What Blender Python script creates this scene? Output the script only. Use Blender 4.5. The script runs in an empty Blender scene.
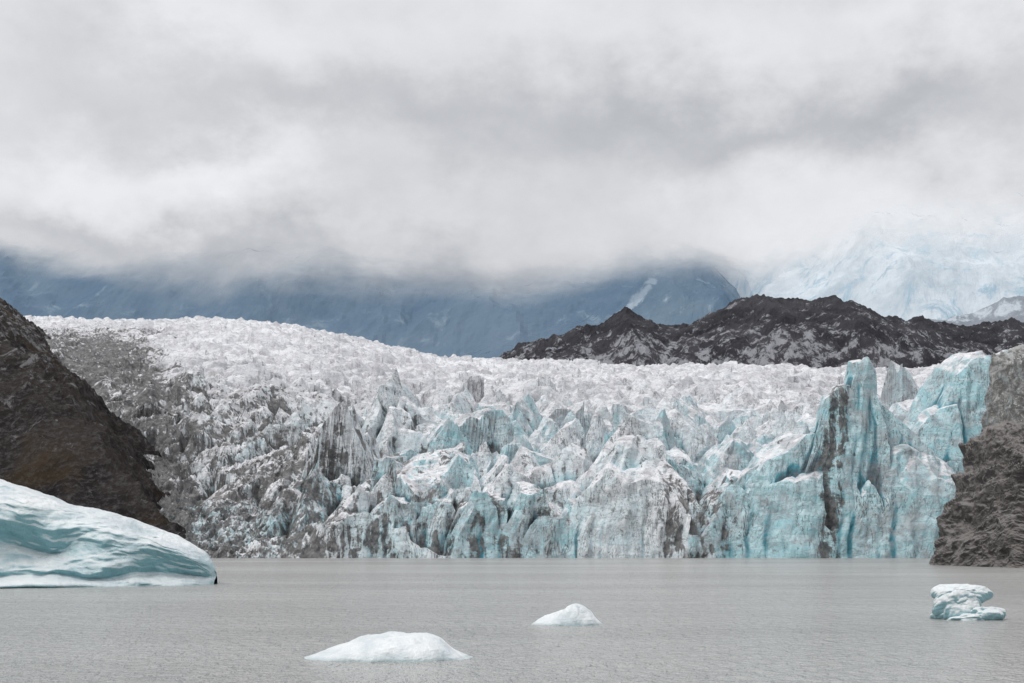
import bpy, math, numpy as np
from mathutils import Vector
sc = bpy.context.scene

# ------------------------------------------------------------------ noise
def h2(ix, iy, s):
    n = ix.astype(np.uint32)*np.uint32(374761393) + iy.astype(np.uint32)*np.uint32(668265263) + np.uint32((s*98245165)&0xffffffff)
    n = (n ^ (n >> np.uint32(13)))*np.uint32(1274126177)
    n = n ^ (n >> np.uint32(16))
    n = n*np.uint32(1103515245) + np.uint32(12345)
    n = n ^ (n >> np.uint32(15))
    return (n & np.uint32(0xffffff)).astype(np.float32)/np.float32(0x1000000)
def vn(x, y, s=0):
    xf=np.floor(x); yf=np.floor(y)
    ix=xf.astype(np.int32); iy=yf.astype(np.int32)
    fx=(x-xf).astype(np.float32); fy=(y-yf).astype(np.float32)
    fx=fx*fx*(3-2*fx); fy=fy*fy*(3-2*fy)
    a=h2(ix,iy,s); b=h2(ix+1,iy,s); c=h2(ix,iy+1,s); d=h2(ix+1,iy+1,s)
    return ((a*(1-fx)+b*fx)*(1-fy)+(c*(1-fx)+d*fx)*fy)*2-1
def fbm(x, y, s=0, o=5, g=0.5, ridged=False):
    r=np.zeros(x.shape,np.float32); a=1.0; t=0
    c_,s_=math.cos(.6),math.sin(.6)
    for i in range(o):
        n=vn(x,y,s+i*17)
        if ridged: n=1-2*np.abs(n)
        r+=a*n; t+=a; a*=g
        x,y=(x*c_-y*s_)*2.03+11.3,(x*s_+y*c_)*2.03+5.7
    return r/t
def ss(a,b,x):
    t=np.clip((x-a)/(b-a),0,1); return t*t*(3-2*t)
def peaks(x, y, cell, seed, K=4, smin=.6, smax=2.6, ang=.4, stretch=1.5, tilt=1.1, full=True):
    c_,s_=math.cos(ang),math.sin(ang)
    px=((x*c_+y*s_)/cell/stretch).astype(np.float32); py=((-x*s_+y*c_)/cell).astype(np.float32)
    ix=np.floor(px).astype(np.int32); iy=np.floor(py).astype(np.int32)
    best=np.full(x.shape,-1.0,np.float32); bid=np.zeros(x.shape,np.float32)
    for di in (-1,0,1):
        for dj in (-1,0,1):
            jx=ix+di; jy=iy+dj
            cx=jx+.1+.8*h2(jx,jy,seed); cy=jy+.1+.8*h2(jx,jy,seed+1)
            h=.45+.55*h2(jx,jy,seed+2)
            th=h2(jx,jy,seed+3); r5=h2(jx,jy,seed+5); r6=h2(jx,jy,seed+6)
            dx=px-cx; dy=py-cy
            m=np.full(x.shape,-9.0,np.float32)
            for k in range(K):
                rr=((r5*(3.7+k*1.3)+r6*5.1+th*(2.9+k*.7))%1.0)
                r2=((r6*(7.3+k*2.1)+r5*3.3)%1.0)
                a=th*6.283+k*6.283/K+(rr-.5)*.8
                sl=smin+(smax-smin)*r2**1.5
                m=np.maximum(m,sl*(np.cos(a)*dx+np.sin(a)*dy-(.07+.09*rr)))
            f=h-np.maximum(m,0)+(r5-.5)*tilt*dx+(r6-.5)*tilt*dy
            w=f>best
            best=np.where(w,f,best); bid=np.where(w,(r5*5.7+r6*3.1)%1.0,bid)
    return np.maximum(best,-.2), bid

# ------------------------------------------------------------------ mesh helpers
def grid_mesh(name, X, Y, Z, attrs={}, smooth=False, closed_u=False, mask=None):
    R,C=X.shape
    co=np.stack([X,Y,Z],-1).reshape(-1,3).astype(np.float32)
    i=np.arange(R*C).reshape(R,C)
    if closed_u: i=np.concatenate([i,i[:,:1]],1)
    q=np.stack([i[:-1,:-1],i[:-1,1:],i[1:,1:],i[1:,:-1]],-1).reshape(-1,4)
    if mask is not None: q=q[mask.ravel()[q].any(1)]
    me=bpy.data.meshes.new(name)
    me.vertices.add(len(co)); me.vertices.foreach_set('co',co.ravel())
    me.loops.add(q.size); me.loops.foreach_set('vertex_index',q.ravel().astype(np.int32))
    me.polygons.add(len(q)); me.polygons.foreach_set('loop_start',np.arange(0,q.size,4,dtype=np.int32))
    me.polygons.foreach_set('use_smooth',np.full(len(q),smooth))
    me.update(calc_edges=True)
    for k,v in attrs.items():
        a=me.attributes.new(k,'FLOAT','POINT'); a.data.foreach_set('value',v.ravel().astype(np.float32))
    ob=bpy.data.objects.new(name,me); sc.collection.objects.link(ob)
    return ob

class NT:
    def __init__(s,tree): s.t=tree; s.t.nodes.clear()
    def n(s,typ,**kw):
        nd=s.t.nodes.new(typ)
        for k,v in kw.items():
            if k=='ins':
                for kk,vv in v.items():
                    if isinstance(vv,bpy.types.NodeSocket): s.t.links.new(vv,nd.inputs[kk])
                    else: nd.inputs[kk].default_value=vv
            else: setattr(nd,k,v)
        return nd
    def m(s,op,a,b=0.0,c=None,clamp=False):
        ins={0:a,1:b}
        if c is not None: ins[2]=c
        return s.n('ShaderNodeMath',operation=op,use_clamp=clamp,ins=ins).outputs[0]
    def noise(s,vec,scale,detail=6,rough=.55,dist=0.0):
        return s.n('ShaderNodeTexNoise',ins={'Vector':vec,'Scale':scale,'Detail':detail,'Roughness':rough,'Distortion':dist}).outputs[0]
    def mapr(s,v,a,b,c=0.0,d=1.0,sm=True):
        nd=s.n('ShaderNodeMapRange',interpolation_type='SMOOTHSTEP' if sm else 'LINEAR',ins={0:v,1:a,2:b,3:c,4:d}); return nd.outputs[0]
    def mix(s,f,a,b,mode='MIX'):
        nd=s.n('ShaderNodeMix',data_type='RGBA',blend_type=mode)
        for idx,val in ((0,f),(6,a),(7,b)):
            if isinstance(val,bpy.types.NodeSocket): s.t.links.new(val,nd.inputs[idx])
            else: nd.inputs[idx].default_value=(val if idx==0 else (*val,1))
        return nd.outputs[2]
    def attr(s,name): return s.n('ShaderNodeAttribute',attribute_name=name).outputs['Fac']
    def scale(s,vec,sx,sy,sz,rot=(0,0,0)):
        return s.n('ShaderNodeMapping',ins={'Vector':vec,'Scale':(sx,sy,sz),'Rotation':rot}).outputs[0]
def mat(name):
    m=bpy.data.materials.new(name); m.use_nodes=True
    return m,NT(m.node_tree)
def finish(t,color,rough=.8,bump=None,bstr=.5,bdist=1.0,spec=.3,alpha=None,emit=None,estr=0):
    ins={'Base Color':color,'Roughness':rough,'Specular IOR Level':spec}
    if bump is not None:
        ins['Normal']=t.n('ShaderNodeBump',ins={'Strength':bstr,'Distance':bdist,'Height':bump}).outputs[0]
    if alpha is not None: ins['Alpha']=alpha
    if emit is not None: ins['Emission Color']=emit; ins['Emission Strength']=estr
    p=t.n('ShaderNodeBsdfPrincipled',ins=ins)
    o=t.n('ShaderNodeOutputMaterial',ins={0:p.outputs[0]})
    return p

# ------------------------------------------------------------------ camera
CAMH=4.0
cd=bpy.data.cameras.new('camera'); cam=bpy.data.objects.new('camera',cd); sc.collection.objects.link(cam)
cam.location=(0,0,CAMH); cam.rotation_euler=(math.radians(90),0,0)
cd.lens=50; cd.sensor_width=36; cd.shift_y=198.5/1024; cd.clip_start=.5; cd.clip_end=60000
sc.camera=cam

# ------------------------------------------------------------------ glacier
def hill_edge(y): return -80-(y-330)*.36
def hill_z(x,y):
    d=hill_edge(y)-x+2
    b=np.interp(y,[300,330,400,600,1000,1600],[-4,8,24,58,135,215])
    d=d+10*fbm(x/40,y/40,3,4)
    z=b+np.where(d>0,.86*d,1.0*d)
    cap=b+np.interp(y,[300,420,480,700,1200],[28,40,44,40,26])+8*fbm(x/35,y/35,9,5,ridged=True)
    z=np.minimum(z,cap+.12*np.maximum(d-50,0))
    z+=5.0*fbm(x/14,y/14,21,5,ridged=True)+1.5*fbm(x/2.5,y/2.5,24,4,.5,True)
    z=np.minimum(z,(y-322-6*fbm(x/15,y/15,28,3))*.75-2)
    return z

def base_z(x,y):
    t=x/y
    L=np.interp(y,[300,320,340,380,450,600,1000,1500,1700,2200],[0,2,5,11,27,55,140,231,238,200])
    R=np.interp(y,[300,320,340,380,450,600,1000,1500,1700,2200],[0,2,5,11,25,53,118,178,186,170])
    w=ss(-.20,.0,t)
    z=L*(1-w)+R*w
    z+=ss(500,1000,y)*8*fbm(x/160,y/160,77,3)
    z-=ss(-.10,-.22,t)*ss(520,330,y)*5
    return z

# hand-placed ice blocks of the calving front
# cx,cy,h, wl,wr,wf,wb, slopes l,r,f,b, tiltx, tilty, rot, roof
HERO=[
 (74.5,325,45, 2.6,2.6,2,3, 8,3.8,7,4, -.25,.1,.10,.5),
 (68.5,322,38, 2.6,2.6,1.5,4, 8,5,8,3, .55,.2,-.1,.3),
 (80.5,329,37, 1.5,3.0,2,5, 5,1.5,3.0,3, -.95,.1,.25,.2),
 (78,318.0,18, 2.5,2,2,4, 2.2,3.4,4,3, .2,.3,.3,1.2),
 (88,326,26, 4,5,3,6, 2.4,1.3,1.9,3, -.35,.3,-.35,.4),
 (92,320,12, 3,4,3,6, 2.4,1.6,2.2,3, -.3,.4,-.25,.6),
 (99,326,16, 3,3,3,6, 3,1.6,2.2,3, -.35,.3,.25,.6),
 (62,323,28, 5,4,2,6, 2.4,6,5.5,2.5, .45,.15,.25,.45),
 (54,324,21, 3,3,2,6, 2.6,4,4.5,2.5, .4,.25,-.2,.5),
 (48,326,19, 2,3,3,6, 2.2,3,3.5,2, .55,.25,.2,.6),
 (40,321,14, 2.5,2.5,2,6, 1.7,2.6,3,2, -.15,.25,.1,.9),
 (46.5,319,10, 1.5,2,2,5, 3,2,3,2, .25,.3,.3,1.),
 (33,320,9, 1.5,2,2,5, 2.4,2,2.5,2, .25,.3,.3,1.),
 (106,350,49, 3,6,3,8, 3.0,2,4.5,3, .5,.2,.1,.4),
 (98,343,36, 2,4,2,6, 2.4,3,4,3, .55,.2,-.1,.4),
 (122,356,52, 5,9,4,9, 3,2,4,3, .2,.1,-.1,.2),
 (103,332,14,4,4,3,8,2,2,2,2,-.1,.2,.2,.6),
 (84,350,28, 2,4,3,5,2.5,2,3,3,.3,.1,.3,.5),
 (64,346,30, 3,5,3,6,2.2,2.6,3,3,.3,.1,.3,.7),
 (4,322,16, 4,4,1.5,7, 3,2.4,6,2, -.25,.15,.15,.35),
 (-8,321,13.5, 4,4,1.5,8, 4,4,6,1.5, .18,.15,-.05,.25),
 (-18,321.5,13.5, 4,4,1.5,8, 3.5,4,6,1.5, .12,.15,.12,.25),
 (-29,321,12.5, 4,5,1.5,8, 3,4,6,1.5, .2,.15,-.12,.3),
 (-40,322,10.5, 3,4,1.5,8, 2.0,3,4,1.5, .3,.15,.1,.5),
 (12.5,321,11, 2,2,2,8, 2.4,3,3,2, .35,.3,.2,.9),
 (18,325,18, 2,3,2,8, 2.2,3.5,3,2, .45,.3,-.2,.9),
 (27,323,15, 2,3,2,8, 2.2,3.5,3,2, .4,.3,.1,1.0),
 (-3,334,22, 3,4,3,6, 2.4,3,3,2, .3,.2,.3,1.0),
 (-15,337,24, 3,3,3,6, 2.2,3,3,2, .3,.2,.2,.9),
 (-30,336,19, 3,4,3,8, 2.2,2.8,2.5,2, .25,.2,-.2,1.0),
 (25,336,24, 2,3,3,6, 2.6,3.2,3,2, .3,.2,.2,1.1),
 (36,338,24, 2,3,3,6, 2.4,3,3,2, .3,.2,.3,1.0),
 (11,337,26, 2,3,3,6, 2.6,3.2,3,2, .3,.2,-.2,1.1),
 (50,342,28, 2,3,3,6, 2.2,3,3,2, .3,.2,.2,1.0),
]
def glacier_height(x,y):
    wx=x+3.5*fbm(x/18,y/18,31,4)+.6*fbm(x/3.5,y/3.5,33,2); wy=y+3.5*fbm(x/18,y/18,35,4)+.6*fbm(x/3.5,y/3.5,37,2)
    p1,b1=peaks(wx,wy,11.5,140,4,.9,3.1,.45,1.15,1.9)
    p2,b2=peaks(wx,wy,5.6,200,4,.9,3.4,.38,2.0,1.4)
    p3,b3=peaks(wx+2*fbm(x/9,y/9,5,2),wy,2.1,300,3,.8,2.5,-.1,2.2)
    A1=np.interp(y,[300,330,400,470,600,900,1500],[9,18,22,16,8,4,2.5])
    A2=np.interp(y,[300,400,600,900,1500,2000],[3.0,5,4.8,3.4,3.6,4])
    A3=np.interp(y,[300,400,700,1500],[.4,.6,.7,.7])
    z=base_z(x,y)+A1*(p1-.08)+A2*p2+A3*p3
    cx_=(wx*.93+wy*.37); cy_=(-wx*.37+wy*.93)
    z+=ss(420,700,y)*6.5*fbm(cx_/95,cy_/24,41,3,.5,ridged=True)
    hx=x+1.8*fbm(x/7,y/7,51,2)+.18*fbm(x/1.2,y/1.2,57,2); hy=y+2.2*fbm(x/6,y/9,53,2)+.3*fbm(x/1.3,y/2.5,59,2)
    zz=z-ss(60,70,x)*ss(350,335,y)*3
    for (cx,cy,h,wl,wr,wf,wb,sl,sr,sf,sb,tx,ty,rot,roof) in HERO:
        c_,s_=math.cos(rot),math.sin(rot)
        dx=(hx-cx)*c_+(hy-cy)*s_; dy=-(hx-cx)*s_+(hy-cy)*c_
        f=np.minimum.reduce([h+tx*dx+ty*dy-roof*np.abs(dx), h-sl*(-dx-wl), h-sr*(dx-wr), h-sf*(-dy-wf), h-sb*(dy-wb)])
        zz=np.maximum(zz,f+.5*p3+2.0*p2-1.2)
    z=zz
    yf=315+4.5*fbm(x/16,x*0+3.3,71,3)+1.1*fbm(x/3,x*0+1.3,73,2)+ss(-42,-66,x)*(-1)
    cs=np.interp(x,[-80,-60,-48,-40],[.35,.40,1.2,5])
    z=np.minimum(z,(y-yf)*cs-1.5+.9*fbm(x/2.5,y/2.0,75,4,.55,True)*np.interp(x,[-55,-40],[2.2,.6])+1)
    return z,b1,b2
rows=np.concatenate([np.arange(310,350,.2),np.arange(350,430,.45)])
far=[430.0]
while far[-1]<2100: far.append(far[-1]*(1.0014+.0026*min(1,(far[-1]-430)/600)))
rows=np.concatenate([rows,np.array(far)])
T=np.concatenate([np.linspace(-.6,-.38,60)[:-1],np.linspace(-.38,.38,1400),np.linspace(.38,.6,60)[1:]])
TT,YY=np.meshgrid(T,rows); XX=TT*YY
ZZ,b1,b2=glacier_height(XX,YY)
def blur(a,ry,rx):
    for ax,r in ((0,ry),(1,rx)):
        k=2*r+1
        pad=[(0,0),(0,0)]; pad[ax]=(r+1,r)
        c=np.cumsum(np.pad(a,pad,mode='edge').astype(np.float64),axis=ax)
        a=(np.take(c,range(k,c.shape[ax]),ax)-np.take(c,range(0,c.shape[ax]-k),ax))/k
    return a
px=YY/1422.0
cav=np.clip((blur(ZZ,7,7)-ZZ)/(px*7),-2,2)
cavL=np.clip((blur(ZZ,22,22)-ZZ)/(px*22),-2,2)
dirt=np.zeros_like(ZZ)
dist_e=XX-hill_edge(YY)
wd=np.interp(YY,[330,600,1100,1500],[10,44,80,90])
dl=ss(1.25,.55,(dist_e+.45*wd*fbm(XX/25,YY/40,81,4))/wd)*ss(1400,800,YY)
dirt=np.maximum(dirt,dl)
dirt=np.maximum(dirt,.70*ss(3.2,1.1,dist_e/(wd+14))*ss(900,450,YY))
dirt=np.maximum(dirt,.40*ss(5.0,1.5,dist_e/(wd+16))*ss(1000,450,YY))
def g(cx,cy,rx,ry): return np.exp(-((XX-cx)/rx)**2-((YY-cy)/ry)**2)
dirt=np.maximum(dirt,.62*np.minimum(1,1.5*g(40,322,9,12)))
dirt=np.maximum(dirt,.70*np.minimum(1,1.6*g(69.5,318,2.6,9)))
dirt=np.maximum(dirt,.46*np.minimum(1,1.6*g(-14,320,30,9)))
dirt=np.maximum(dirt,.33*g(10,345,55,35))
dirt=np.maximum(dirt,.60*g(126,352,12,25))
dirt=np.maximum(dirt,.75*ss(-60,20,XX)*ss(1080,1350,YY+80*fbm(XX/50,YY/50,85,3)))
blue=np.clip(.12+1.1*g(58,322,9,14)+1.35*g(84,326,16,16)+1.1*g(106,348,14,18)+.7*ss(400,325,YY)*(b1>.5)+.35*ss(600,400,YY)*(b1>.6)+.25*g(-10,318,36,7),0,1.15)
blue*=1-.85*g(40,322,8,9)
blue*=1-.6*ss(-30,-55,XX)
nearw=ss(520,380,YY)*ss(-1,2,ZZ)
rel=ZZ-base_z(XX,YY)
XN=XX+nearw*(.12*rel+.8*fbm(ZZ/5,YY/8,901,3)+.10*fbm(ZZ/1.0,YY/2+XX/3,905,2))
YN=YY+nearw*(1.0*fbm(XX/4,ZZ/8+XX/9,903,3,.42,ridged=True)-.4)
gl=grid_mesh('glacier',XN,YN,ZZ,{'dirt':dirt,'blue':blue,'cav':cav,'cavL':cavL,'bid':b1*.5+b2*.5})

m,t=mat('glacier_ice')
geo=t.n('ShaderNodeNewGeometry'); pos=geo.outputs['Position']
nz=t.n('ShaderNodeSeparateXYZ',ins={0:geo.outputs['Normal']}).outputs[2]
py=t.n('ShaderNodeSeparateXYZ',ins={0:pos}).outputs[1]
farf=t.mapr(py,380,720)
steep=t.mapr(nz,.25,.80,1,0)
n1=t.noise(pos,.10,4,.5); n2=t.noise(pos,.9,4,.65)
vst=t.noise(t.scale(pos,.7,.7,.10,(0,.25,0)),1.0,4,.65,.6)
bands=t.noise(t.scale(pos,.25,.25,1.0,(.5,.6,0)),.5,5,.6,.8)
cav_=t.attr('cav'); cavL_=t.attr('cavL'); blue_=t.attr('blue'); dirt_=t.attr('dirt'); bid=t.attr('bid')
white=t.mix(t.mapr(n2,.3,.7),(.70,.70,.725),(.86,.865,.88))
lightblue=t.mix(t.mapr(bands,.3,.7),(.31,.55,.60),(.56,.73,.77))
deep=(.05,.26,.33)
fb=t.m('MULTIPLY',steep,t.m('ADD',.10,t.m('MULTIPLY',blue_,1.6)))
fb=t.m('ADD',fb,t.m('MULTIPLY',t.mapr(cavL_,0,.5),.40))
fb=t.m('ADD',fb,t.m('MULTIPLY',t.m('SUBTRACT',n1,.52),1.0))
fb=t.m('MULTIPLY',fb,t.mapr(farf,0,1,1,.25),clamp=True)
col=t.mix(fb,white,lightblue)
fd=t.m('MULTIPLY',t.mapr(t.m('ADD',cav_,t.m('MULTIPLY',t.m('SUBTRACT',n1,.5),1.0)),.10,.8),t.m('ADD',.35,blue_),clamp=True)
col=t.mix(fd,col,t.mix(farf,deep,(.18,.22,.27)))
film=t.mapr(t.m('ADD',t.noise(pos,.22,7,.72,.4),t.m('MULTIPLY',bid,.14)),.50,.69)
col=t.mix(t.m('MULTIPLY',film,.62),col,(.35,.34,.355))
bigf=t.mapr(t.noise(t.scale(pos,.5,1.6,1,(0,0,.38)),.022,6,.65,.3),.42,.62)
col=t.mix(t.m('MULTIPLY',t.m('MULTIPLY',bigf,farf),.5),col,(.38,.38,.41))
crack=t.mapr(t.m('ADD',t.m('ABSOLUTE',t.m('SUBTRACT',vst,.5)),t.m('MULTIPLY',n1,.07)),.036,.052,1,0)
col=t.mix(t.m('MULTIPLY',t.m('MULTIPLY',crack,steep),.8),col,(.07,.07,.07))
crk2=t.mapr(t.m('ABSOLUTE',t.m('SUBTRACT',bands,.5)),.003,.016,1,0)
col=t.mix(t.m('MULTIPLY',crk2,.5),col,(.17,.17,.18))
col=t.mix(t.m('MULTIPLY',t.mapr(cav_,.4,1.1),.7),col,(.06,.07,.08))  # crevice shade painted near-black into the hollows
dn=t.m('ADD',t.noise(pos,.20,7,.75,.5),t.m('MULTIPLY',t.m('SUBTRACT',vst,.5),.7))
dn=t.m('ADD',dn,t.m('MULTIPLY',cav_,.07))
dm=t.mapr(t.m('ADD',dn,t.m('MULTIPLY',dirt_,.40)),.67,.785)
dcol=t.mix(t.mapr(t.noise(pos,.6,5,.7),.35,.7),(.030,.029,.030),(.19,.18,.175))
col=t.mix(t.m('MULTIPLY',dm,.92),col,dcol)
bh=t.m('ADD',n2,t.m('MULTIPLY',vst,.5))
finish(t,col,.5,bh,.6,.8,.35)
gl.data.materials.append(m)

# ------------------------------------------------------------------ left valley side
hy=np.concatenate([np.arange(312,520,.8),520*1.004**np.arange(0,300)])
nh=440
HX=np.zeros((len(hy),nh)); HY=np.repeat(hy[:,None],nh,1)
for i,y in enumerate(hy): HX[i]=np.linspace(-.62*y-40,hill_edge(np.array([y]))[0]+45,nh)
HZm=hill_z(HX,HY)+.5*fbm(HX/1.1,HY/1.1,91,3)
hill=grid_mesh('moraine_hillside',HX,HY,HZm)
m,t=mat('moraine_earth'); geo=t.n('ShaderNodeNewGeometry'); pos=geo.outputs['Position']
hz=t.n('ShaderNodeSeparateXYZ',ins={0:pos}).outputs[2]
n1=t.noise(pos,.05,7,.65); n2=t.noise(pos,.6,7,.7); n3=t.noise(t.scale(pos,.35,.35,.2,(0,.5,0)),.6,7,.75,.5)
col=t.mix(t.mapr(n1,.38,.62),(.018,.016,.017),(.046,.038,.034))
col=t.mix(t.mapr(n2,.44,.70),col,(.085,.08,.08))
col=t.mix(t.m('MULTIPLY',t.mapr(t.m('ADD',n3,t.mapr(hz,10,75,-.08,.05,False)),.54,.64),.8),col,(.23,.23,.235))
col=t.mix(t.m('MULTIPLY',t.mapr(t.noise(pos,.035,5,.6),.54,.68),.5),col,(.065,.044,.022))
finish(t,col,.95,n2,1.0,1.6,.1); hill.data.materials.append(m)

# ------------------------------------------------------------------ dark rock ridge
ry=np.linspace(1180,1750,240); rx=np.linspace(-70,900,800)
RX,RY=np.meshgrid(rx,ry)
sky=np.interp(RX,[-70,-40,-12,40,90,113,148,190,243,290,320,390,450,520,700,900],[150,170,190,213,226,237,224,231,253,242,246,224,221,224,216,190])
crest=1420+25*fbm(RX/120,RX*0+2,93,3)
d=RY-crest
RZ=sky-np.where(d<0,-d*.40,d*.25)+10*fbm(RX/45,RY/60,95,6,.55,ridged=True)+3.2*fbm(RX/9,RY/14,97,4,.6,ridged=True)-5
RZ-=ss(1290,1190,RY)*60
ridge=grid_mesh('rock_ridge',RX,RY,RZ)
m,t=mat('dark_rock'); pos=t.n('ShaderNodeNewGeometry').outputs['Position']
n1=t.noise(pos,.02,7,.7); n2=t.noise(t.scale(pos,.10,.10,.05,(0,.4,0)),.8,9,.78,.5)
col=t.mix(t.mapr(n1,.35,.65),(.030,.030,.036),(.070,.068,.075))
hz=t.n('ShaderNodeSeparateXYZ',ins={0:pos}).outputs[2]
th=t.m('ADD',t.mapr(hz,170,240,.50,.61,False),t.m('MULTIPLY',t.m('SUBTRACT',n1,.5),-.25))
sn=t.mapr(t.m('SUBTRACT',n2,th),-.02,.06)
col=t.mix(t.m('MULTIPLY',sn,.75),col,(.38,.39,.42))
finish(t,col,.95,n2,.8,4,.1); ridge.data.materials.append(m)

# ------------------------------------------------------------------ cloud-capped mountains
def mountain(name,y0,y1,x0,x1,skyf,cloudf,amp,ns,seed,c1,c2,c3,snowlo,snowhi,nscale,haze,hstr,fw,amax=1.0,snow=None):
    ry=np.linspace(y0,y1,150); rx=np.linspace(x0,x1,560); X,Y=np.meshgrid(rx,ry)
    S=skyf(X); f=(Y-y0)/(y1-y0)
    Z=S*(1-(1-f)**1.3)+amp*fbm(X/ns,Y/(ns*1.6),seed,7,.52,ridged=True)*ss(0,.2,f)
    cl=(Z-cloudf(X))/fw
    at={'cl':cl}
    if snow is not None: at['snow']=snow(X,Y,Z)
    ob=grid_mesh(name,X,Y,Z,at,mask=cl<2.2)
    m,t=mat(name+'_surface'); pos=t.n('ShaderNodeNewGeometry').outputs['Position']
    n1=t.noise(t.scale(pos,1,1,.5),nscale,7,.65,.4); n2=t.noise(t.scale(pos,1,1,.45,(0,.35,0)),nscale*2.2,8,.72,.6)
    col=t.mix(t.mapr(n1,.35,.65),c1,c2)
    col=t.mix(t.mapr(n2,snowlo,snowhi),col,c3)
    if snow is not None: col=t.mix(t.m('MULTIPLY',t.mapr(t.m('ADD',t.attr('snow'),t.m('MULTIPLY',t.m('SUBTRACT',n2,.5),3.0)),.40,.80),.85),col,(.56,.62,.67))
    cn=t.m('MULTIPLY',t.m('SUBTRACT',t.noise(t.scale(pos,1,.5,1.9),.0013,9,.56,.2),.5),3.8)
    a=t.m('MULTIPLY',t.mapr(t.m('ADD',t.attr('cl'),cn),-1.3,.75,1,0),amax)
    e=t.mix(.5,col,haze)  # aerial haze painted in: surface colour blended with haze and emitted
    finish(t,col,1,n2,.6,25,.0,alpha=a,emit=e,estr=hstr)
    ob.data.materials.append(m); return ob
K=6000/1422.
xs=lambda u:(u-512)*K
zs=lambda v:4+(540-v)*K
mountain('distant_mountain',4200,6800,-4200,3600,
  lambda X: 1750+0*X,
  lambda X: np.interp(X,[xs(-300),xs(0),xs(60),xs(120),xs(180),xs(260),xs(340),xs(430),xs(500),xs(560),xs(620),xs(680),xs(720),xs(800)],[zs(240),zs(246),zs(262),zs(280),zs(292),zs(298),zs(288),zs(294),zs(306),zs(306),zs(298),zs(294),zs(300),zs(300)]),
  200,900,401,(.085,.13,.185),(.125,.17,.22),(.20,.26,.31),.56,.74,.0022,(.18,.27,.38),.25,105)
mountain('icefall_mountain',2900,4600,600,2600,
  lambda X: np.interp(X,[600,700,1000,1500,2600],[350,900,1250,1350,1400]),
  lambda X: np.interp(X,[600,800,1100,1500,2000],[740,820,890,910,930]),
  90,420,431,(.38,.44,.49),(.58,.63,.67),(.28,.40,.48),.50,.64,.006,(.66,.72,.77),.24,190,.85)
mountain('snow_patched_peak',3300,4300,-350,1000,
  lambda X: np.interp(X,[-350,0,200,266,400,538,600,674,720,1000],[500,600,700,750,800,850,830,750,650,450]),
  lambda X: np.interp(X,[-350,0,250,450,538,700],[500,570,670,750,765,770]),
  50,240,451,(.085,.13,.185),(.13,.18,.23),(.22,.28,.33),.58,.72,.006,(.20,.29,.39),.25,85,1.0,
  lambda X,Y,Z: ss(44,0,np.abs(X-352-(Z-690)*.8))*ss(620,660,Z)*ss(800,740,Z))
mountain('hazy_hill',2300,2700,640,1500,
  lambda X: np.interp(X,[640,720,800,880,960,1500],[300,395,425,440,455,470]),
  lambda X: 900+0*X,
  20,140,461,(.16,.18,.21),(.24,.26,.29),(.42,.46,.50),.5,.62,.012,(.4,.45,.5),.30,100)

# ------------------------------------------------------------------ lagoon water
def water():
    ys=np.array([-400,0,5,310,330,3000,40000.])
    X,Y=np.meshgrid(np.array([-40000,-500,0,500,40000.]),ys)
    ob=grid_mesh('lagoon_water',X,Y,X*0)
    m,t=mat('silty_water'); pos=t.n('ShaderNodeNewGeometry').outputs['Position']
    w1=t.noise(t.scale(pos,1.0,.50,1),1.6,4,.64,.3); w2=t.noise(t.scale(pos,1,.7,1,(0,0,.3)),.35,3,.5,.3)
    w3=t.noise(t.scale(pos,1,.45,1,(0,0,-.2)),3.4,3,.65)
    h=t.m('ADD',t.m('ADD',t.m('MULTIPLY',w1,.70),t.m('MULTIPLY',w2,.7)),t.m('MULTIPLY',w3,.42))
    big=t.noise(t.scale(pos,.3,1,1),.035,5,.6)
    col=t.mix(t.mapr(big,.35,.65),(.42,.415,.40),(.51,.505,.49))
    finish(t,col,.22,h,1.0,1.3,.30); ob.data.materials.append(m)
water()

# ------------------------------------------------------------------ icebergs
def ice_mat(name,blueamt,deepc=(.16,.38,.43),ns=1.0,st=.9,u0=-.05,u1=.62):
    m,t=mat(name); geo=t.n('ShaderNodeNewGeometry'); pos=geo.outputs['Position']
    xyz=t.n('ShaderNodeSeparateXYZ',ins={0:geo.outputs['Normal']}).outputs
    n1=t.noise(pos,.25*ns,5,.6); n2=t.noise(t.scale(pos,.35,.35,1.6,(0,.18,0)),.8*ns,6,.62,.6)
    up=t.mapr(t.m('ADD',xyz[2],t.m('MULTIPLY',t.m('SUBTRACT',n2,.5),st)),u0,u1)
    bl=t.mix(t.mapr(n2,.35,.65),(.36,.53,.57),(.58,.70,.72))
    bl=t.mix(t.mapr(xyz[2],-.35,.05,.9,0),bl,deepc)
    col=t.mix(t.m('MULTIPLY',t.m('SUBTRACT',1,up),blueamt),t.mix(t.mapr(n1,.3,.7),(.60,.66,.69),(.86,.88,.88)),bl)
    hz=t.n('ShaderNodeSeparateXYZ',ins={0:pos}).outputs[2]
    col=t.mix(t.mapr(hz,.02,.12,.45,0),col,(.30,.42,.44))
    p=finish(t,col,.35,t.m('ADD',t.noise(pos,1.6*ns,5,.6),n2),.5,.8/ns,.45)
    return m
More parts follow.
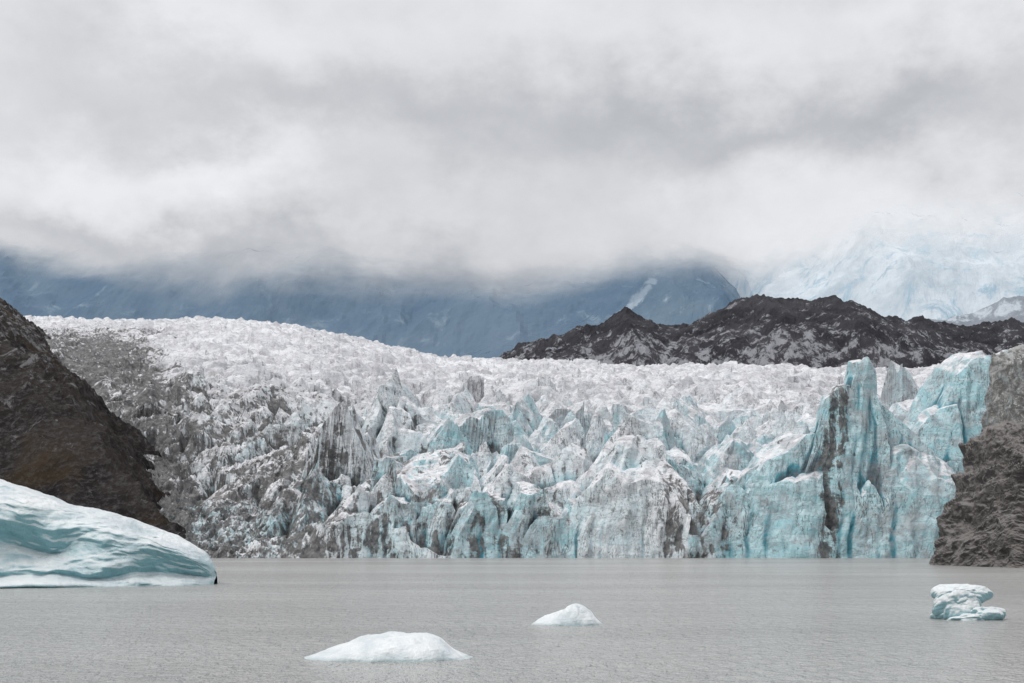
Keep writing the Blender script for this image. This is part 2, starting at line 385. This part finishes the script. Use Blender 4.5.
def left_berg():
    n=420; k=300
    xs_=np.linspace(-95,-26.8,n)
    H=np.interp(xs_,[-95,-80,-66,-55,-48,-46,-41,-36,-32,-29.4,-27.9,-27.2,-26.8],[0,6,9.0,10.6,9.7,9.2,7.4,6.1,4.6,3.8,3.1,2.4,1.2])
    D=np.interp(xs_,[-95,-80,-60,-45,-35,-30,-28,-27.1,-26.8],[0,7,10,10,8,5.5,3.8,2.2,.8])
    ph=np.linspace(-.25,math.pi+.25,k)
    P,XI=np.meshgrid(ph,xs_)
    Hm=np.repeat(H[:,None],k,1); Dm=np.repeat(D[:,None],k,1)
    c=np.cos(P); s=np.sin(P)
    yy=-np.sign(c)*np.abs(c)**.75*Dm; zz=np.sign(s)*np.abs(s)**.85*Hm
    fr=ss(.2,-.6,yy/Dm.clip(.1))*(zz>0)
    sc_=np.exp(-((XI+42)/5.0)**2-((zz-3.4)/2.0)**2)*4.4+np.exp(-((XI+31)/2.6)**2-((zz-1.5)/.8)**2)*1.6
    sc_+=np.exp(-((zz-.9)/.45)**2)*1.2
    yy+=fr*sc_
    yy-=fr*np.exp(-((zz-.2)/.45)**2)*np.exp(-((XI+42)/4)**2)*2.2
    nx=.8*fbm(XI/3.5,zz/2+yy/4,501,6); nz_=.75*fbm(XI/4+9,yy/4+zz/3,503,6)
    grooves=.25*fbm(XI/9,(zz+.12*XI)/.55,507,3)
    wgt=np.minimum(1,Dm/3)
    yy=yy+(nx+grooves)*1.6*wgt; zz=zz+nz_*ss(0,1.5,zz)*wgt
    ob=grid_mesh('large_iceberg',XI,yy+128.5,zz,smooth=True)
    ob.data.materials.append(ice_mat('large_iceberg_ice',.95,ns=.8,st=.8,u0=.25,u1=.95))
left_berg()

def floe(name,cx,cy,rx,ry,prof,seed,rough=.25,amt=.4,cap=1.0):
    n=130; k=220
    r=np.linspace(0,1,n)**.8; a=np.linspace(0,2*math.pi,k,endpoint=False)
    A,Rr=np.meshgrid(a,r)
    ed=1+.18*fbm(np.cos(A)*2+5,np.sin(A)*2+5,seed,4)
    lx=np.cos(A)*Rr*ed; ly=np.sin(A)*Rr*ed
    h=np.interp(lx+.12*fbm(ly*2,lx*2,seed+5,3),*prof)
    fall=np.clip(1-Rr**3.5,0,1)**.5
    z=h*fall*(1-.25*ly**2)+rough*h*fall*fbm(lx*2.6+seed,ly*2.0,seed+3,5,.45)
    z=cap*np.tanh(z/cap*1.15)+.06*h*fbm(lx*6,ly*5,seed+8,4)-.08
    z=np.where(Rr>.995,-.5,z)
    ob=grid_mesh(name,cx+lx*rx,cy+ly*ry,z,closed_u=True,smooth=True)
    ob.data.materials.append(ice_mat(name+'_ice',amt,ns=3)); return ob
floe('ice_floe',-4.25,48.6,2.85,2.0,([-1,-.8,-.5,-.25,0,.2,.45,.65,.8,1],[.12,.28,.55,.88,.98,1.0,.98,.8,.48,.2]),615,.30,.5,1.12)
floe('ice_floe',2.60,67.5,1.65,1.2,([-1,-.7,-.35,-.1,.1,.3,.5,.7,1],[.12,.35,.55,.72,.98,1.15,1.0,.66,.2]),623,.34,.6,1.45)

def blob(name,cx,cy,cz,rx,ry,rz,seed,amp,fl=.9):
    n=90;k=140
    ph=np.linspace(.001,math.pi-.001,n); a=np.linspace(0,2*math.pi,k,endpoint=False)
    A,P=np.meshgrid(a,ph)
    nx=np.sin(P)*np.cos(A); ny=np.sin(P)*np.sin(A); nzz=np.cos(P)
    f=1+amp*fbm(nx*1.3+seed,ny*1.3+nzz*.9,seed,4,.45)
    sg=lambda v:np.sign(v)*np.abs(v)**fl
    return grid_mesh(name,cx+rx*sg(nx)*f,cy+ry*sg(ny)*f,cz+rz*sg(nzz)*f+.12*rx*nx*amp,closed_u=True,smooth=True)
e=bpy.data.objects.new('mushroom_iceberg',None); sc.collection.objects.link(e)
mm=ice_mat('mushroom_iceberg_ice',.85,ns=.8,st=.2,u0=-.25,u1=.35)
for nm,arg in (('cap',(22.75,72,1.20,1.34,1.0,.56,701,.5)),('stem',(22.45,71.8,.60,1.15,.9,.85,703,.45)),('base',(22.7,71.6,.0,1.35,1.1,.45,705,.6)),('spur',(23.65,71.4,.24,.80,.6,.40,707,.7))):
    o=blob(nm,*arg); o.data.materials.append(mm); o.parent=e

# ------------------------------------------------------------------ dirty debris-covered ice on the right
def boulder(name,cx,cy,w,dp,prof,seed,c1,c2,warm,amp=1.0):
    n=300;k=480
    ph=np.linspace(.001,math.pi*.62,n); a=np.linspace(0,2*math.pi,k,endpoint=False)
    A,P=np.meshgrid(a,ph)
    dx=np.sin(P)*np.cos(A); dy=np.sin(P)*np.sin(A); dz=np.cos(P)
    R=np.full(A.shape,9.)
    for (nx,ny,nzz,dd) in prof:
        L=math.sqrt(nx*nx+ny*ny+nzz*nzz)
        den=(dx*nx+dy*ny+dz*nzz)/L
        R=np.where(den>1e-3,np.minimum(R,dd/np.maximum(den,1e-3)),R)
    R=np.minimum(R,3)
    X=cx+dx*R*w; Y=cy+dy*R*dp; Z=dz*R*w
    nn=fbm(X/6+Z/5,Y/6+Z/7,seed,5,.5,ridged=True)
    n2=fbm((X-Z*.7)/3.5,(X*.9+Z)/2.0+Y/3,seed+9,5,.6,ridged=True)
    s=1+amp*(.10*nn+.025*n2)
    X=cx+(X-cx)*s; Y=cy+(Y-cy)*s; Z=Z*s
    ob=grid_mesh(name,X,Y,Z,closed_u=True)
    m,t=mat(name+'_surface'); geo=t.n('ShaderNodeNewGeometry'); pos=geo.outputs['Position']
    nz=t.n('ShaderNodeSeparateXYZ',ins={0:geo.outputs['Normal']}).outputs[2]
    n1=t.noise(pos,.25,7,.7); n2=t.noise(t.scale(pos,.5,.5,1.2,(0,.8,.1)),.7,8,.72,.5)
    c=t.mix(t.mapr(t.m('ADD',n2,t.mapr(nz,0,.9,-.06,.18)),.36,.62),c1,c2)
    c=t.mix(t.mapr(n1,.5,.72,0,.7),c,warm)
    finish(t,c,.6,t.m('ADD',n2,n1),.9,1.0,.4); ob.data.materials.append(m)
boulder('dirty_iceberg',82.2,212,13,14,[(-1,-.2,.22,.86),(-.7,-1,.25,.85),(.3,-1,.4,.9),(1,0,.2,1.2),(0,1,.1,1.1),(-.25,-.1,1,1.56),(-.85,-.3,.6,1.20),(-.3,-.8,.8,1.40)],801,(.030,.027,.026),(.24,.225,.215),(.09,.078,.068))
boulder('dirty_ice_cliff',104.0,262,17,16,[(-1,0,.10,.84),(-.6,-1,.15,.80),(.3,-1,.2,.9),(1,0,.2,1.2),(0,1,.1,1.1),(-.3,-.1,1,2.16),(-1,-.2,.7,1.74)],821,(.16,.155,.15),(.50,.50,.49),(.48,.56,.58))

# ------------------------------------------------------------------ sky
w=bpy.data.worlds.new('World'); sc.world=w; w.use_nodes=True
t=NT(w.node_tree)
EL,AZ=math.radians(48),math.radians(-125)
dirv=t.n('ShaderNodeTexCoord').outputs['Generated']
sx,sy,sz=t.n('ShaderNodeSeparateXYZ',ins={0:dirv}).outputs
def blobn(u,v,ru,rv):
    dv=Vector(((u-512)/1422,1,(540-v)/1422)).normalized()
    a=t.m('DIVIDE',t.m('SUBTRACT',wx_,dv.x),ru/1422); b=t.m('DIVIDE',t.m('SUBTRACT',wz_,dv.z),rv/1422)
    r=t.m('ADD',t.m('MULTIPLY',a,a),t.m('MULTIPLY',b,b))
    return t.m('MULTIPLY',t.m('EXPONENT',t.m('MULTIPLY',r,-1.0)),t.mapr(sy,0,.3))
wa=t.noise(t.scale(dirv,1,1,1.4),9,7,.60); wb=t.noise(t.scale(dirv,1,1,1.4,(1,2,3)),9,7,.60)
wx_=t.m('ADD',sx,t.m('MULTIPLY',t.m('SUBTRACT',wa,.5),.24)); wz_=t.m('ADD',sz,t.m('MULTIPLY',t.m('SUBTRACT',wb,.5),.16))
n1=t.noise(t.scale(dirv,1,1,2.0),3.2,8,.5,.3); n2=t.noise(t.scale(dirv,1,1,1.3),9,9,.57,.2)
L=t.m('ADD',.725,t.m('MULTIPLY',t.m('SUBTRACT',n1,.5),.20)); L=t.m('ADD',L,t.m('MULTIPLY',t.m('SUBTRACT',n2,.5),.30))
for (u,v,ru,rv,a) in [(640,145,280,60,-.14),(860,120,240,36,-.11),(330,110,250,40,-.08),(520,255,170,50,-.15),(300,265,250,26,-.13),(60,240,120,18,-.06),(70,175,120,45,.14),(210,165,90,35,.14),(880,215,240,60,.14),(500,20,700,40,.06),(950,30,280,60,.09),(150,30,150,30,.06),(440,190,100,30,.05)]:
    L=t.m('ADD',L,t.m('MULTIPLY',blobn(u,v,ru,rv),a))
L=t.m('MAXIMUM',L,.3)
L=t.m('MULTIPLY',L,t.mapr(sz,.42,.95,1,1.8))
cc=t.mix(t.mapr(L,.45,.75),(.955,.985,1.05),(.99,1.0,1.03))
cloud=t.n('ShaderNodeVectorMath',operation='SCALE',ins={0:cc,'Scale':L}).outputs[0]
skyt=t.n('ShaderNodeTexSky',sky_type='NISHITA',sun_disc=False,sun_elevation=EL,sun_rotation=AZ)
b1_=t.n('ShaderNodeBackground',ins={0:skyt.outputs[0],1:.06}); b2_=t.n('ShaderNodeBackground',ins={0:cloud,1:1.0})
mx=t.n('ShaderNodeMixShader',ins={0:.96,1:b1_.outputs[0],2:b2_.outputs[0]})
t.n('ShaderNodeOutputWorld',ins={0:mx.outputs[0]})
sd=bpy.data.lights.new('sun','SUN'); sd.energy=1.2; sd.angle=math.radians(14); sd.color=(1,.975,.94)
so=bpy.data.objects.new('sun',sd); sc.collection.objects.link(so)
d=Vector((math.sin(AZ)*math.cos(EL),math.cos(AZ)*math.cos(EL),math.sin(EL)))
so.rotation_euler=d.to_track_quat('Z','Y').to_euler()
sc.view_settings.view_transform='Standard'; sc.view_settings.look='None'; sc.view_settings.exposure=0
